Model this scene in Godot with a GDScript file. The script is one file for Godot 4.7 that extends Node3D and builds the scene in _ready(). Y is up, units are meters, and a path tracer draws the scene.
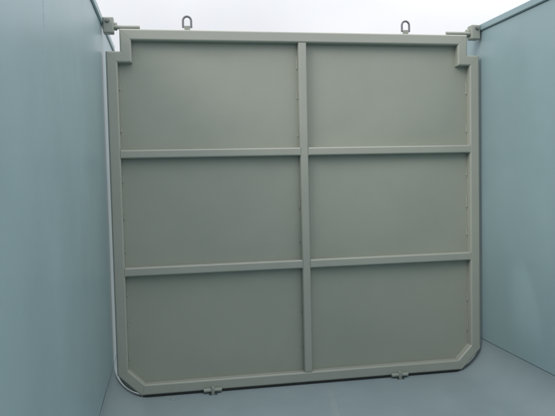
extends Node3D
# A steel container seen from inside, its shut tailgate ahead, open to an overcast sky.
# x to the right along the tailgate, y up, z from the tailgate (0) into the container.

const XL := -0.021      # inner faces of the side walls
const XR := 2.321
const FLOOR_Y := -0.015
const SEAM_Y := 0.187    # the flat wall ends here and the bent corner plate begins
const RAIL_Y := 2.174
const TOP_Y := 2.216
const Z_REAR := -0.85     # the walls run on a little past the tailgate
const Z_FRONT := 6.0
const BRIGHT_AT := Vector3(0.66, 0.74, -0.13)   # towards a bright sky patch added to light the left wall
const SEAM_Z := 1.742    # upright weld seam between two wall sheets
const DEEP := 0.05       # depth of the box sections on the tailgate

var M := {}
var used := {}
var tint_at = null
var rng := RandomNumberGenerator.new()

func _ready():
	rng.seed = 41
	# ---- camera
	var cam := Camera3D.new()
	cam.name = "camera"
	add_child(cam)
	cam.fov = 37.05
	cam.near = 0.05
	cam.far = 800.0
	cam.position = Vector3(0.3242, 1.2912, 3.7015)
	cam.rotation = Vector3(-0.0538, -0.1746, -0.0223)
	cam.current = true
	# ---- sky, exposure
	var env := Environment.new()
	env.background_mode = Environment.BG_SKY
	var sky := Sky.new()
	sky.sky_material = overcast_sky()
	env.sky = sky
	env.ambient_light_source = Environment.AMBIENT_SOURCE_SKY
	env.tonemap_mode = Environment.TONE_MAPPER_LINEAR
	env.tonemap_exposure = 1.05
	env.sdfgi_enabled = true
	env.ssao_enabled = true
	env.ssil_enabled = true
	var we := WorldEnvironment.new()
	we.name = "world_environment"
	we.environment = env
	add_child(we)
	# ---- the sun behind thin cloud, to the left
	var sun := DirectionalLight3D.new()
	sun.name = "sun"
	sun.light_energy = 0.43
	sun.light_angular_distance = 30.0
	sun.light_color = Color(1.0, 0.98, 0.94)
	sun.shadow_enabled = true
	add_child(sun)
	sun.look_at_from_position(Vector3.ZERO, Vector3(0.70, -0.58, -0.42))
	make_materials()
	# ---- setting and things
	make_ground()
	make_container()
	make_tailgate()

# ------------------------------------------------------------------ helpers
func numbered(called: String, parent: Node) -> String:
	var key := str(parent.get_instance_id()) + called
	var n: int = used.get(key, 0)
	used[key] = n + 1
	return called if n == 0 else "%s_%03d" % [called, n]

func begin() -> SurfaceTool:
	var st := SurfaceTool.new()
	st.begin(Mesh.PRIMITIVE_TRIANGLES)
	return st

func put(called: String, mesh: Mesh, mat: Material, parent: Node, at := Vector3.ZERO) -> MeshInstance3D:
	var o := MeshInstance3D.new()
	o.name = numbered(called, parent)
	o.mesh = mesh
	o.material_override = mat
	o.position = at
	parent.add_child(o, true)
	return o

func thing(called: String, label: String, category: String, at := Vector3.ZERO) -> Node3D:
	var o := Node3D.new()
	o.name = numbered(called, self)
	o.position = at
	o.set_meta("label", label)
	o.set_meta("category", category)
	add_child(o, true)
	return o

func tri(st: SurfaceTool, p: Array, n: Array):
	var nn: Vector3 = n[0] + n[1] + n[2]
	var order := [0, 1, 2]
	if (p[1] - p[0]).cross(p[2] - p[0]).dot(nn) > 0.0:
		order = [0, 2, 1]
	for i in order:
		if tint_at != null:
			var k: float = tint_at.call(p[i])
			st.set_color(Color(k, k, k))
		st.set_normal(n[i])
		st.set_uv(Vector2(p[i].x + p[i].z, p[i].y))
		st.add_vertex(p[i])

func quad(st: SurfaceTool, a: Vector3, b: Vector3, c: Vector3, d: Vector3, na: Vector3, nb := Vector3.ZERO, nc := Vector3.ZERO, nd := Vector3.ZERO):
	if nb == Vector3.ZERO:
		nb = na; nc = na; nd = na
	tri(st, [a, b, c], [na, nb, nc])
	tri(st, [a, c, d], [na, nc, nd])

func flat_quad(st: SurfaceTool, a: Vector3, b: Vector3, c: Vector3, d: Vector3, out_from: Vector3):
	var n := (b - a).cross(c - a).normalized()
	if n.dot((a + b + c + d) / 4.0 - out_from) < 0.0:
		n = -n
	quad(st, a, b, c, d, n)

# a box with chamfered edges
func box(st: SurfaceTool, lo: Vector3, hi: Vector3, ch := 0.0):
	var c := (lo + hi) / 2.0
	var h := (hi - lo) / 2.0
	for ax in 3:
		for s in [-1.0, 1.0]:
			var u := (ax + 1) % 3
			var v := (ax + 2) % 3
			var q := []
			for k in [[-1, -1], [1, -1], [1, 1], [-1, 1]]:
				var p := Vector3.ZERO
				p[ax] = s * h[ax]
				p[u] = k[0] * (h[u] - ch)
				p[v] = k[1] * (h[v] - ch)
				q.append(c + p)
			flat_quad(st, q[0], q[1], q[2], q[3], c)
	if ch <= 0.0:
		return
	for ax in 3:
		var u := (ax + 1) % 3
		var v := (ax + 2) % 3
		for su in [-1.0, 1.0]:
			for sv in [-1.0, 1.0]:
				var q := []
				for k in [[-1.0, 0], [1.0, 0], [1.0, 1], [-1.0, 1]]:
					var p := Vector3.ZERO
					p[ax] = k[0] * (h[ax] - ch)
					p[u] = su * (h[u] - (ch if k[1] == 0 else 0.0))
					p[v] = sv * (h[v] - (0.0 if k[1] == 0 else ch))
					q.append(c + p)
				flat_quad(st, q[0], q[1], q[2], q[3], c)
	for sx in [-1.0, 1.0]:
		for sy in [-1.0, 1.0]:
			for sz in [-1.0, 1.0]:
				var a := c + Vector3(sx * h.x, sy * (h.y - ch), sz * (h.z - ch))
				var b := c + Vector3(sx * (h.x - ch), sy * h.y, sz * (h.z - ch))
				var d := c + Vector3(sx * (h.x - ch), sy * (h.y - ch), sz * h.z)
				var n := Vector3(sx, sy, sz).normalized()
				tri(st, [a, b, d], [n, n, n])

# a round bar along a path, its ends closed and a little domed
func tube(st: SurfaceTool, path: Array, rad: Array, sides := 14):
	var rings := []
	var norms := []
	var up := Vector3.ZERO
	for i in path.size():
		var t: Vector3 = (path[min(i + 1, path.size() - 1)] - path[max(i - 1, 0)]).normalized()
		if up == Vector3.ZERO:
			up = t.cross(Vector3(0.31, 0.2, 0.93)).normalized()
		up = (up - t * up.dot(t)).normalized()
		var side := t.cross(up)
		var r := []
		var n := []
		for k in sides:
			var a := TAU * k / sides
			var d := up * cos(a) + side * sin(a)
			n.append(d)
			r.append(path[i] + d * rad[i])
		rings.append(r)
		norms.append(n)
	for i in path.size() - 1:
		for k in sides:
			var j := (k + 1) % sides
			quad(st, rings[i][k], rings[i + 1][k], rings[i + 1][j], rings[i][j], norms[i][k], norms[i + 1][k], norms[i + 1][j], norms[i][j])
	for e in [0, path.size() - 1]:
		var t: Vector3 = (path[1] - path[0]).normalized() * -1.0 if e == 0 else (path[-1] - path[-2]).normalized()
		for k in sides:
			tri(st, [path[e], rings[e][k], rings[e][(k + 1) % sides]], [t, t, t])

func rod(st: SurfaceTool, a: Vector3, b: Vector3, r: float, sides := 18):
	var t := (b - a).normalized()
	var c := r * 0.14
	tube(st, [a, a + t * c, b - t * c, b], [r - c, r, r, r - c], sides)

# a closed plate: an outline in x and y with a front and a back
func plate(st: SurfaceTool, poly: PackedVector2Array, z0: float, z1: float):
	var idx := Geometry2D.triangulate_polygon(poly)
	for i in range(0, idx.size(), 3):
		for z in [z0, z1]:
			var n := Vector3(0, 0, 1 if z == max(z0, z1) else -1)
			var p := []
			for k in 3:
				p.append(Vector3(poly[idx[i + k]].x, poly[idx[i + k]].y, z))
			tri(st, p, [n, n, n])
	var cw := Geometry2D.is_polygon_clockwise(poly)
	for i in poly.size():
		var a := poly[i]
		var b := poly[(i + 1) % poly.size()]
		var d := (b - a).normalized()
		var n := Vector3(d.y, -d.x, 0)
		# is_polygon_clockwise counts with y down; with y up it is the other way round
		if not cw:
			n = n
		var mid := (a + b) / 2.0 + Vector2(n.x, n.y) * 0.0005
		if Geometry2D.is_point_in_polygon(mid, poly):
			n = -n
		quad(st, Vector3(a.x, a.y, z0), Vector3(b.x, b.y, z0), Vector3(b.x, b.y, z1), Vector3(a.x, a.y, z1), n)

# a length of rectangular steel tube lying on the plate: outer edge A-B, inner edge a-b, rounded front corners
func section(A: Vector2, B: Vector2, a: Vector2, b: Vector2, front: float, back: float, w: float, r := 0.011) -> ArrayMesh:
	var st := begin()
	var along := (B - A).normalized()
	var inward := a - A
	inward = (inward - along * inward.dot(along)).normalized()
	var prof := []   # [u, z, normal in (u, z)]
	prof.append([0.0, back, Vector2(-1, 0)])
	for k in 7:
		var t := PI - k * PI / 12.0
		prof.append([r + r * cos(t), front - r + r * sin(t), Vector2(cos(t), sin(t))])
	for k in 7:
		var t := PI / 2 - k * PI / 12.0
		prof.append([w - r + r * cos(t), front - r + r * sin(t), Vector2(cos(t), sin(t))])
	prof.append([w, back, Vector2(1, 0)])
	var gap := 0.00025
	var ends := []
	for e in 2:
		var row := []
		for p in prof:
			var f: float = p[0] / w
			var q: Vector2 = A.lerp(a, f) + along * gap if e == 0 else B.lerp(b, f) - along * gap
			row.append(Vector3(q.x, q.y, p[1]))
		ends.append(row)
	for i in prof.size() - 1:
		var n0 := Vector3(inward.x * prof[i][2].x, inward.y * prof[i][2].x, prof[i][2].y)
		var n1 := Vector3(inward.x * prof[i + 1][2].x, inward.y * prof[i + 1][2].x, prof[i + 1][2].y)
		quad(st, ends[0][i], ends[1][i], ends[1][i + 1], ends[0][i + 1], n0, n0, n1, n1)
	var back_n := Vector3(0, 0, -1)
	quad(st, ends[0][0], ends[1][0], ends[1][-1], ends[0][-1], back_n)
	for e in 2:
		var mid: Vector2 = (A + a) / 2.0 if e == 0 else (B + b) / 2.0
		var c := Vector3(mid.x, mid.y, (front + back) / 2.0)
		var n := Vector3(along.x, along.y, 0) * (-1.0 if e == 0 else 1.0)
		for i in prof.size():
			tri(st, [c, ends[e][i], ends[e][(i + 1) % prof.size()]], [n, n, n])
	return st.commit()

# a sheet as a grid, slightly buckled as welded sheet is: at(u, v) gives the point, out its outward normal
# tint(point), where given, is how far dust or a painted reflection lightens the paint there
func sheet(nu: int, nv: int, at: Callable, out: Vector3, tint = null) -> ArrayMesh:
	var st := begin()
	tint_at = tint
	var p := []
	for i in nu + 1:
		var row := []
		for j in nv + 1:
			row.append(at.call(float(i) / nu, float(j) / nv))
		p.append(row)
	var n := []
	for i in nu + 1:
		var row := []
		for j in nv + 1:
			var du: Vector3 = p[min(i + 1, nu)][j] - p[max(i - 1, 0)][j]
			var dv: Vector3 = p[i][min(j + 1, nv)] - p[i][max(j - 1, 0)]
			var q := du.cross(dv).normalized()
			row.append(q if q.dot(out) > 0.0 else -q)
		n.append(row)
	for i in nu:
		for j in nv:
			quad(st, p[i][j], p[i + 1][j], p[i + 1][j + 1], p[i][j + 1], n[i][j], n[i + 1][j], n[i + 1][j + 1], n[i][j + 1])
	tint_at = null
	return st.commit()

# a run of weld: overlapping drops along y, from 0 to long
func weld_mesh(long: float, r: float, seed_no: int) -> ArrayMesh:
	var g := RandomNumberGenerator.new()
	g.seed = seed_no
	var path := []
	var rad := []
	var drops := int(long / 0.007)
	for i in drops * 3 + 1:
		var y := long * i / (drops * 3.0)
		var f: float = [0.86, 1.0, 0.97][i % 3]
		if i == 0 or i == drops * 3:
			f = 0.25
		path.append(Vector3(g.randf_range(-0.1, 0.1) * r, y, g.randf_range(-0.1, 0.1) * r))
		rad.append(r * f * g.randf_range(0.85, 1.12))
	var st := begin()
	tube(st, path, rad, 7)
	return st.commit()

# ------------------------------------------------------------------ sky and materials
func overcast_sky() -> PanoramaSkyMaterial:
	var w := 512
	var h := 256
	var im := Image.create_empty(w, h, false, Image.FORMAT_RGB8)
	var nz := FastNoiseLite.new()
	nz.seed = 7
	nz.frequency = 1.3
	nz.fractal_octaves = 5
	for j in h:
		var el := PI / 2 - PI * (j + 0.5) / h
		for i in w:
			var az := TAU * (i + 0.5) / w
			var c := Color(0.27, 0.27, 0.26)
			if el > -0.02:
				var s: float = max(sin(el), 0.0)
				# cloud layer: the zenith of an overcast sky is brighter than its horizon
				var d := Vector3(cos(el) * cos(az), sin(el) * 2.2, cos(el) * sin(az))
				var n := nz.get_noise_3dv(d * 1.6)
				var l := (1.0 + 2.8 * s) / 3.8 * (1.0 + 0.14 * n)
				# unseen bright patch added on the right, to lift the left wall
				var toward: float = max(Vector3(cos(el) * sin(az), sin(el), -cos(el) * cos(az)).dot(BRIGHT_AT), 0.0)
				l *= 1.0 + 2.4 * pow(toward, 5.0)
				var cool: float = clamp(0.5 - n * 0.9, 0.0, 1.0)
				c = Color(l * lerp(0.965, 0.91, cool), l * lerp(0.975, 0.935, cool), l).linear_to_srgb()
			im.set_pixel(i, j, c)
	var m := PanoramaSkyMaterial.new()
	m.panorama = ImageTexture.create_from_image(im)
	m.energy_multiplier = 2.0
	return m

func noise_img(sz: int, freq: float, seed_no: int, oct := 4) -> Image:
	var n := FastNoiseLite.new()
	n.seed = seed_no
	n.frequency = freq
	n.fractal_octaves = oct
	return n.get_seamless_image(sz, sz)

# sprayed paint: a slightly uneven tone, an orange-peel surface, gloss that varies where it has been rubbed or is dusty
func paint(col: Color, seed_no: int, rough: float, uneven: float, metres: float) -> StandardMaterial3D:
	var sz := 512
	var big := noise_img(sz, 0.006, seed_no, 5)
	var fine := noise_img(sz, 0.09, seed_no + 1, 3)
	var rub := noise_img(sz, 0.018, seed_no + 2, 4)
	var alb := Image.create_empty(sz, sz, false, Image.FORMAT_RGB8)
	var rgh := Image.create_empty(sz, sz, false, Image.FORMAT_RGB8)
	for j in sz:
		for i in sz:
			var b := big.get_pixel(i, j).r - 0.5
			var f := fine.get_pixel(i, j).r - 0.5
			var k := rub.get_pixel(i, j).r - 0.5
			var t := 1.0 + uneven * (1.3 * b + 0.35 * f + 0.7 * k)
			# dust lies as a faint warm film
			var dust: float = clamp(k * 1.6 + b, 0.0, 1.0) * uneven * 0.8
			var c := Color(col.r * t, col.g * t, col.b * t).lerp(Color(0.42, 0.41, 0.38), dust)
			alb.set_pixel(i, j, c.linear_to_srgb())
			var r: float = clamp(rough + 0.05 * k + 0.035 * b + 0.008 * f, 0.05, 1.0)
			rgh.set_pixel(i, j, Color(r, r, r))
	var peel := noise_img(sz, 0.16, seed_no + 5, 2)
	peel.bump_map_to_normal_map(1.2)
	alb.generate_mipmaps()
	var m := StandardMaterial3D.new()
	m.albedo_texture = ImageTexture.create_from_image(alb)
	m.roughness_texture = ImageTexture.create_from_image(rgh)
	m.roughness_texture_channel = BaseMaterial3D.TEXTURE_CHANNEL_RED
	m.normal_enabled = true
	m.normal_texture = ImageTexture.create_from_image(peel)
	m.normal_scale = 0.02
	m.uv1_triplanar = true
	m.uv1_world_triplanar = true
	m.uv1_scale = Vector3.ONE / metres
	return m

func plain(col: Color, rough: float, metal := 0.0) -> StandardMaterial3D:
	var m := StandardMaterial3D.new()
	m.albedo_color = col.linear_to_srgb()
	m.roughness = rough
	m.metallic = metal
	return m

func make_materials():
	M.body = paint(Color(0.258, 0.362, 0.386), 11, 0.38, 0.04, 1.7)
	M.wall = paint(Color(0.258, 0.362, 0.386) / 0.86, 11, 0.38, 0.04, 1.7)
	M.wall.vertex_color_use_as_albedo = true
	M.floor = paint(Color(0.268, 0.336, 0.36), 21, 0.45, 0.07, 1.3)
	M.gate = paint(Color(0.326, 0.344, 0.292), 31, 0.38, 0.03, 1.4)
	M.frame = paint(Color(0.352, 0.366, 0.32), 41, 0.37, 0.03, 1.1)
	M.fitting = paint(Color(0.31, 0.33, 0.29), 51, 0.5, 0.12, 0.4)
	M.floor_seam = paint(Color(0.295, 0.352, 0.373), 61, 0.4, 0.08, 0.5)
	M.galvanised = plain(Color(0.21, 0.21, 0.235), 0.5, 0.5)
	M.bolt = plain(Color(0.20, 0.21, 0.20), 0.5, 0.2)
	M.rubber = plain(Color(0.025, 0.026, 0.026), 0.7)
	M.scratch = plain(Color(0.09, 0.10, 0.105), 0.7)
	var g := noise_img(512, 0.05, 71, 5)
	var im := Image.create_empty(512, 512, false, Image.FORMAT_RGB8)
	for j in 512:
		for i in 512:
			var v := 0.2 + 0.12 * (g.get_pixel(i, j).r - 0.5)
			im.set_pixel(i, j, Color(v, v * 0.98, v * 0.94).linear_to_srgb())
	var gm := StandardMaterial3D.new()
	gm.albedo_texture = ImageTexture.create_from_image(im)
	gm.roughness = 0.95
	gm.uv1_triplanar = true
	gm.uv1_world_triplanar = true
	gm.uv1_scale = Vector3.ONE / 3.0
	M.ground = gm

# ------------------------------------------------------------------ the yard under the container
func make_ground():
	var st := begin()
	var y := -0.2
	quad(st, Vector3(-300, y, -300), Vector3(300, y, -300), Vector3(300, y, 300), Vector3(-300, y, 300), Vector3.UP)
	var o := put("ground", st.commit(), M.ground, self)
	o.set_meta("kind", "structure")
	o.set_meta("label", "grey concrete yard the container stands on")

# ------------------------------------------------------------------ the container
func make_container():
	var t := thing("container_body", "pale blue-grey painted steel container around the tailgate, open at the top", "container")
	var buckle := FastNoiseLite.new()
	buckle.seed = 5
	buckle.frequency = 0.55
	buckle.fractal_octaves = 2
	# dust on the walls, in the paint's own tone, plus a painted reflection
	var cloudy := FastNoiseLite.new()
	cloudy.seed = 77
	cloudy.frequency = 1.6
	cloudy.fractal_octaves = 3
	var dust_and_reflection := func(p: Vector3) -> float:
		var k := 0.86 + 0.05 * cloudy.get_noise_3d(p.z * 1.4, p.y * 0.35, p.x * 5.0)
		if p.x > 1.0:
			# the tailgate's reflection, painted as a lighter patch low on the right wall, clear on its near side, fading towards the tailgate
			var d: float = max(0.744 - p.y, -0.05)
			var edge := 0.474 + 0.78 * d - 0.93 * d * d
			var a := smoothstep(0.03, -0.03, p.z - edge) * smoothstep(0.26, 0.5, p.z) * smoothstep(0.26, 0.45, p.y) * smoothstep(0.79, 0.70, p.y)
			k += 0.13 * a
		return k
	for side in [0, 1]:
		var x: float = XL if side == 0 else XR
		var s: float = 1.0 if side == 0 else -1.0      # into the container
		# the wall: outer skin, with two sheets on its inside
		var st := begin()
		var x0 := x - s * 0.0042
		var x1 := x - s * 0.06
		box(st, Vector3(min(x0, x1), SEAM_Y - 0.02, Z_REAR), Vector3(max(x0, x1), RAIL_Y, Z_FRONT + 0.06))
		var wall := put("side_wall", st.commit(), M.body, t)
		wall.set_meta("label", ["left", "right"][side] + " side wall of the container")
		var spans := [[Z_REAR + 0.001, SEAM_Z - 0.0015], [SEAM_Z + 0.0015, Z_FRONT]]
		for sp in spans:
			var z0: float = sp[0]
			var z1: float = sp[1]
			var at := func(u: float, v: float) -> Vector3:
				var z := lerpf(z0, z1, u)
				var y := lerpf(SEAM_Y + 0.0038, RAIL_Y - 0.002, v)
				var edge: float = min(1.0, min(z - z0, z1 - z) * 5.0 + 0.15)
				var b := 0.003 * buckle.get_noise_3d(z * 2.0, y * 0.55, x * 3.0) * edge
				return Vector3(x + s * b, y, z)
			put("wall_panel", sheet(120, 64, at, Vector3(s, 0, 0), dust_and_reflection), M.wall, wall)
		# flat weld dressed down over the upright joint
		var ws := weld_mesh(RAIL_Y - SEAM_Y - 0.006, 0.0035, 90 + side)
		var wb := put("weld_seam", ws, M.body, wall, Vector3(x - s * 0.0025, SEAM_Y + 0.003, SEAM_Z))
		wb.scale = Vector3(1, 1, 1)
		# top rail: a box section standing a little proud of the sheet
		st = begin()
		var r0 := x + s * 0.012
		var r1 := x - s * 0.075
		box(st, Vector3(min(r0, r1), RAIL_Y + 0.0005, Z_REAR - 0.002), Vector3(max(r0, r1), TOP_Y, Z_FRONT + 0.06), 0.005)
		put("top_rail", st.commit(), M.body, t)
		# bent corner plate between wall and floor
		var R := SEAM_Y - FLOOR_Y
		st = begin()
		var steps := 20
		for k in steps:
			var a0 := PI / 2 * k / steps
			var a1 := PI / 2 * (k + 1) / steps
			var q := []
			for a in [a0, a1]:
				var n := Vector3(s * cos(a), sin(a), 0)
				var c := Vector3(x + s * R, SEAM_Y, 0)
				q.append([c - n * R, n, c - n * (R + 0.006)])
			var zr := Vector3(0, 0, Z_REAR)
			var zf := Vector3(0, 0, Z_FRONT)
			quad(st, q[0][0] + zr, q[1][0] + zr, q[1][0] + zf, q[0][0] + zf, q[0][1], q[1][1], q[1][1], q[0][1])
			quad(st, q[0][2] + zr, q[1][2] + zr, q[1][2] + zf, q[0][2] + zf, -q[0][1], -q[1][1], -q[1][1], -q[0][1])
			quad(st, q[0][0] + zr, q[1][0] + zr, q[1][2] + zr, q[0][2] + zr, Vector3(0, 0, -1))
		put("corner_plate", st.commit(), M.floor, t)
		# hinge bracket at the top of the wall, with the bolt in its face
		st = begin()
		var h0 := x + s * 0.0125
		var h1 := x + s * 0.071
		box(st, Vector3(min(h0, h1), 2.122, -0.062), Vector3(max(h0, h1), 2.211, 0.0), 0.004)
		var br := put("hinge_bracket", st.commit(), M.fitting, t)
		st = begin()
		var bc := Vector3(x + s * 0.036, 2.190, 0.0)
		tube(st, [bc, bc + Vector3(0, 0, 0.002)], [0.0135, 0.0135], 18)
		tube(st, [bc + Vector3(0, 0, 0.002), bc + Vector3(0, 0, 0.0105), bc + Vector3(0, 0, 0.0125)], [0.0105, 0.0105, 0.009], 6)
		put("bolt", st.commit(), M.bolt, br)
	# floor, with two slots that the tailgate's lugs drop into
	var st := begin()
	var xa := XL + SEAM_Y - FLOOR_Y
	var xb := XR - (SEAM_Y - FLOOR_Y)
	var holes := [[0.530, 0.580], [1.714, 1.764]]
	var hz := [0.004, 0.044]
	var rects := [[xa, xb, Z_REAR, hz[0]], [xa, holes[0][0], hz[0], hz[1]], [holes[0][1], holes[1][0], hz[0], hz[1]], [holes[1][1], xb, hz[0], hz[1]], [xa, xb, hz[1], Z_FRONT]]
	for r in rects:
		quad(st, Vector3(r[0], FLOOR_Y, r[2]), Vector3(r[1], FLOOR_Y, r[2]), Vector3(r[1], FLOOR_Y, r[3]), Vector3(r[0], FLOOR_Y, r[3]), Vector3.UP)
	for h in holes:
		var d := Vector3(0, 0.03, 0)
		var c := [Vector3(h[0], FLOOR_Y, hz[0]), Vector3(h[1], FLOOR_Y, hz[0]), Vector3(h[1], FLOOR_Y, hz[1]), Vector3(h[0], FLOOR_Y, hz[1])]
		var mid := Vector3((h[0] + h[1]) / 2.0, FLOOR_Y - 0.015, (hz[0] + hz[1]) / 2.0)
		for k in 4:
			var e: Vector3 = (c[k] + c[(k + 1) % 4]) / 2.0
			var n := Vector3(mid.x - e.x, 0, mid.z - e.z).normalized()
			quad(st, c[k], c[(k + 1) % 4], c[(k + 1) % 4] - d, c[k] - d, n)
	# its rear edge and underside
	quad(st, Vector3(xa, FLOOR_Y, Z_REAR), Vector3(xb, FLOOR_Y, Z_REAR), Vector3(xb, FLOOR_Y - 0.03, Z_REAR), Vector3(xa, FLOOR_Y - 0.03, Z_REAR), Vector3(0, 0, -1))
	quad(st, Vector3(xa, FLOOR_Y - 0.03, Z_REAR), Vector3(xb, FLOOR_Y - 0.03, Z_REAR), Vector3(xb, FLOOR_Y - 0.03, Z_FRONT), Vector3(xa, FLOOR_Y - 0.03, Z_FRONT), Vector3.DOWN)
	var fl := put("floor_plate", st.commit(), M.floor, t)
	# a smear of touch-up paint on the floor, and a few scratches
	st = begin()
	var smear := PackedVector2Array()
	for k in 30:
		var a := TAU * k / 30.0
		smear.append(Vector2(0.020 * cos(a) + 0.003 * sin(a * 3.0) + 0.002 * sin(a * 7.0), 0.42 * sign(sin(a)) * pow(abs(sin(a)), 0.6)))
	plate(st, smear, 0.0, 0.0008)
	var sm := put("paint_smear", st.commit(), M.floor_seam, fl, Vector3(1.185, FLOOR_Y, 0.50))
	sm.rotation = Vector3(-PI / 2, -0.158, 0)
	for q in [[0.30, 0.05, 1.2, 0.05], [0.325, 0.075, 0.5, 0.035], [0.345, 0.06, 1.9, 0.028]]:
		st = begin()
		tube(st, [Vector3(-q[3] / 2, 0, 0), Vector3(-q[3] / 5, 0, 0.002), Vector3(q[3] / 4, 0, 0.001), Vector3(q[3] / 2, 0, 0.004)], [0.0003, 0.0014, 0.0011, 0.0003], 6)
		var sc := put("scratch", st.commit(), M.scratch, fl, Vector3(q[0], FLOOR_Y - 0.0004, q[1]))
		sc.rotation.y = q[2]
	# front wall, behind the camera, and the two skids
	st = begin()
	box(st, Vector3(XL, FLOOR_Y, Z_FRONT), Vector3(XR, RAIL_Y, Z_FRONT + 0.06))
	put("front_wall", st.commit(), M.body, t)
	st = begin()
	box(st, Vector3(-0.025, -0.2, Z_REAR), Vector3(0.025, FLOOR_Y - 0.0305, Z_FRONT), 0.004)
	var skid := st.commit()
	for sx in [0.65, 1.65]:
		put("skid", skid, M.body, t, Vector3(sx, 0, 0))

# ------------------------------------------------------------------ the tailgate
func make_tailgate():
	var t := thing("tailgate", "grey-green steel tailgate of six panels in a welded frame, hung between the two side walls", "tailgate")
	var W := 2.30
	var FW := 0.065
	var outer := [Vector2(0.08, 2.147), Vector2(2.22, 2.147), Vector2(2.22, 2.019), Vector2(2.30, 2.019), Vector2(2.30, 0.13), Vector2(2.172, 0.0), Vector2(0.132, 0.0), Vector2(0.0, 0.13), Vector2(0.0, 2.019), Vector2(0.08, 2.019)]
	var n := outer.size()
	var inner := []
	for i in n:
		# the mitre: where the two edges meet when each is moved in by the width of the tube
		var d0: Vector2 = (outer[i] - outer[(i + n - 1) % n]).normalized()
		var d1: Vector2 = (outer[(i + 1) % n] - outer[i]).normalized()
		var n0 := Vector2(d0.y, -d0.x)
		var n1 := Vector2(d1.y, -d1.x)
		var b := (n0 + n1).normalized()
		inner.append(outer[i] + b * FW / b.dot(n0))
	var names := ["top_rail", "notch_rail", "notch_rail", "side_rail", "corner_rail", "bottom_rail", "corner_rail", "side_rail", "notch_rail", "notch_rail"]
	for i in n:
		var j := (i + 1) % n
		put(names[i], section(outer[i], outer[j], inner[i], inner[j], 0.0, -DEEP, FW), M.frame, t)
	# skin behind the frame, its lower corners round like the container's
	var skin := PackedVector2Array()
	skin.append_array([Vector2(0.084, 2.143), Vector2(0.084, 2.015), Vector2(-0.004, 2.015)])
	var R := 0.168
	for k in 13:
		var a := PI + PI / 2 * k / 12.0
		skin.append(Vector2(-0.004 + R + R * cos(a), -0.005 + R + R * sin(a)))
	for k in 13:
		var a := PI * 1.5 + PI / 2 * k / 12.0
		skin.append(Vector2(W + 0.004 - R + R * cos(a), -0.005 + R + R * sin(a)))
	skin.append_array([Vector2(W + 0.004, 2.015), Vector2(W - 0.084, 2.015), Vector2(W - 0.084, 2.143)])
	var st := begin()
	plate(st, skin, -DEEP - 0.006, -DEEP - 0.0005)
	put("back_plate", st.commit(), M.gate, t)
	# post and cross bars
	var pa := 1.127
	var pb := 1.177
	var top_in := 2.147 - FW
	var bot_in := FW
	put("centre_post", section(Vector2(pa, bot_in), Vector2(pa, top_in), Vector2(pb, bot_in), Vector2(pb, top_in), -0.001, -DEEP, pb - pa, 0.010), M.frame, t)
	var bars := [[1.453, 1.403], [0.764, 0.712]]
	var bays := [[FW, pa], [pb, W - FW]]
	for b in bars:
		for q in bays:
			put("cross_bar", section(Vector2(q[0], b[0]), Vector2(q[1], b[0]), Vector2(q[0], b[1]), Vector2(q[1], b[1]), -0.0015, -DEEP, b[0] - b[1], 0.010), M.frame, t)
	# six panels, buckled a few millimetres by the welding
	var warp := FastNoiseLite.new()
	warp.seed = 12
	warp.frequency = 0.8
	warp.fractal_octaves = 2
	var rows := [[1.453, top_in], [0.764, 1.403], [bot_in, 0.712]]
	var notch_top: float = 1.96
	for r in rows:
		for q in bays:
			var x0: float = q[0] + 0.0004
			var x1: float = q[1] - 0.0004
			var y0: float = r[0] + 0.0004
			var y1: float = r[1] - 0.0004
			var at := func(u: float, v: float) -> Vector3:
				var x := lerpf(x0, x1, u)
				# the upper outer corners stop under the notch in the frame
				var cut: bool = y1 > 2.0 and (x < 0.085 or x > W - 0.085)
				var y := lerpf(y0, notch_top if cut else y1, v)
				var e: float = clamp(min(min(u, 1.0 - u), min(v, 1.0 - v)) * 6.0, 0.0, 1.0)
				e = e * e * (3.0 - 2.0 * e)
				return Vector3(x, y, -DEEP + 0.0018 + e * 0.0055 * warp.get_noise_2d(x * 1.3, y * 1.3))
			put("panel", sheet(30, 20, at, Vector3(0, 0, 1)), M.gate, t)
	# stitch welds where uprights meet the panels
	var beads := []
	for k in 4:
		beads.append(weld_mesh(0.035 + 0.014 * k, 0.0058, 300 + k))
	for r in rows:
		for e in [[FW, 1.0], [pa, -1.0], [pb, 1.0], [W - FW, -1.0]]:
			var yy: float = r[0] + rng.randf_range(0.05, 0.12)
			if r[0] == bot_in:
				yy += 0.09
			while yy < r[1] - 0.10:
				if r[1] > 2.0 and yy > 1.90 and (e[0] == FW or e[0] == W - FW):
					break
				put("weld_bead", beads[rng.randi() % 4], M.frame, t, Vector3(e[0] + e[1] * 0.0035, yy, -DEEP + 0.005))
				yy += rng.randf_range(0.17, 0.25)
	# short welds on the corners where bars meet the uprights
	var dab := weld_mesh(0.05, 0.0032, 320)
	for b in bars:
		for e in [[FW, 1.0], [pa, -1.0], [pb, 1.0], [W - FW, -1.0]]:
			put("weld_bead", dab, M.frame, t, Vector3(e[0] + e[1] * 0.0005, b[1], -0.0035))
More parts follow.
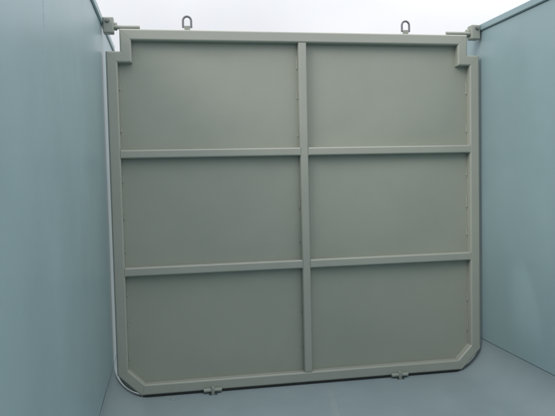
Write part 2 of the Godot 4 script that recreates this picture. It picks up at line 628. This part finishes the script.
	# hinge pins along the top, each with a collar
	for side in [0, 1]:
		var s: float = 1.0 if side == 0 else -1.0
		var x0: float = XL + 0.06 if side == 0 else XR - 0.06
		var x1: float = 0.196 if side == 0 else W - 0.212
		st = begin()
		rod(st, Vector3(x0, 2.159, -0.026), Vector3(x1, 2.159, -0.026), 0.0115)
		var pin := put("hinge_pin", st.commit(), M.fitting, t)
		st = begin()
		rod(st, Vector3(XL + 0.0722 if side == 0 else XR - 0.0722, 2.167, -0.044), Vector3(XL + 0.089 if side == 0 else XR - 0.089, 2.167, -0.044), 0.0235)
		put("collar", st.commit(), M.fitting, pin)
	# lifting eyes: a bow of round bar on a small lug
	st = begin()
	var path := []
	var rad := []
	path.append_array([Vector3(-0.0235, 0.010, 0), Vector3(-0.0238, 0.0125, 0), Vector3(-0.0238, 0.030, 0)])
	for k in 17:
		var a := PI - PI * k / 16.0
		path.append(Vector3(0.0238 * cos(a), 0.052 + 0.0245 * sin(a), 0))
	path.append_array([Vector3(0.0238, 0.030, 0), Vector3(0.0238, 0.0125, 0), Vector3(0.0235, 0.010, 0)])
	for k in path.size():
		rad.append(0.0066)
	rad[0] = 0.0045
	rad[-1] = 0.0045
	tube(st, path, rad, 14)
	var eye := st.commit()
	st = begin()
	box(st, Vector3(-0.0165, -0.0055, -0.009), Vector3(0.0165, 0.022, 0.009), 0.003)
	rod(st, Vector3(-0.028, 0.0145, 0), Vector3(0.028, 0.0145, 0), 0.0048)
	var lug := st.commit()
	for x in [0.468, 1.818]:
		var e := put("lifting_eye", eye, M.galvanised, t, Vector3(x, 2.152, -0.026))
		put("lug", lug, M.fitting, e)
	# rubber strip closing the foot of the tailgate against the floor
	st = begin()
	box(st, Vector3(0.145, -0.0142, -0.047), Vector3(W - 0.145, -0.0008, -0.008), 0.002)
	put("rubber_seal", st.commit(), M.rubber, t)
	# locking lugs at the foot: a plate that drops into the floor, with a short bar across it
	st = begin()
	rod(st, Vector3(-0.054, 0.005, 0.0125), Vector3(0.054, 0.005, 0.0125), 0.0115)
	var bar := st.commit()
	st = begin()
	box(st, Vector3(-0.009, -0.036, 0.0005), Vector3(0.009, 0.027, 0.0285), 0.003)
	var tongue := st.commit()
	for x in [0.555, 1.739]:
		var o := put("locking_bar", bar, M.fitting, t, Vector3(x, 0, 0))
		put("tongue", tongue, M.fitting, o)
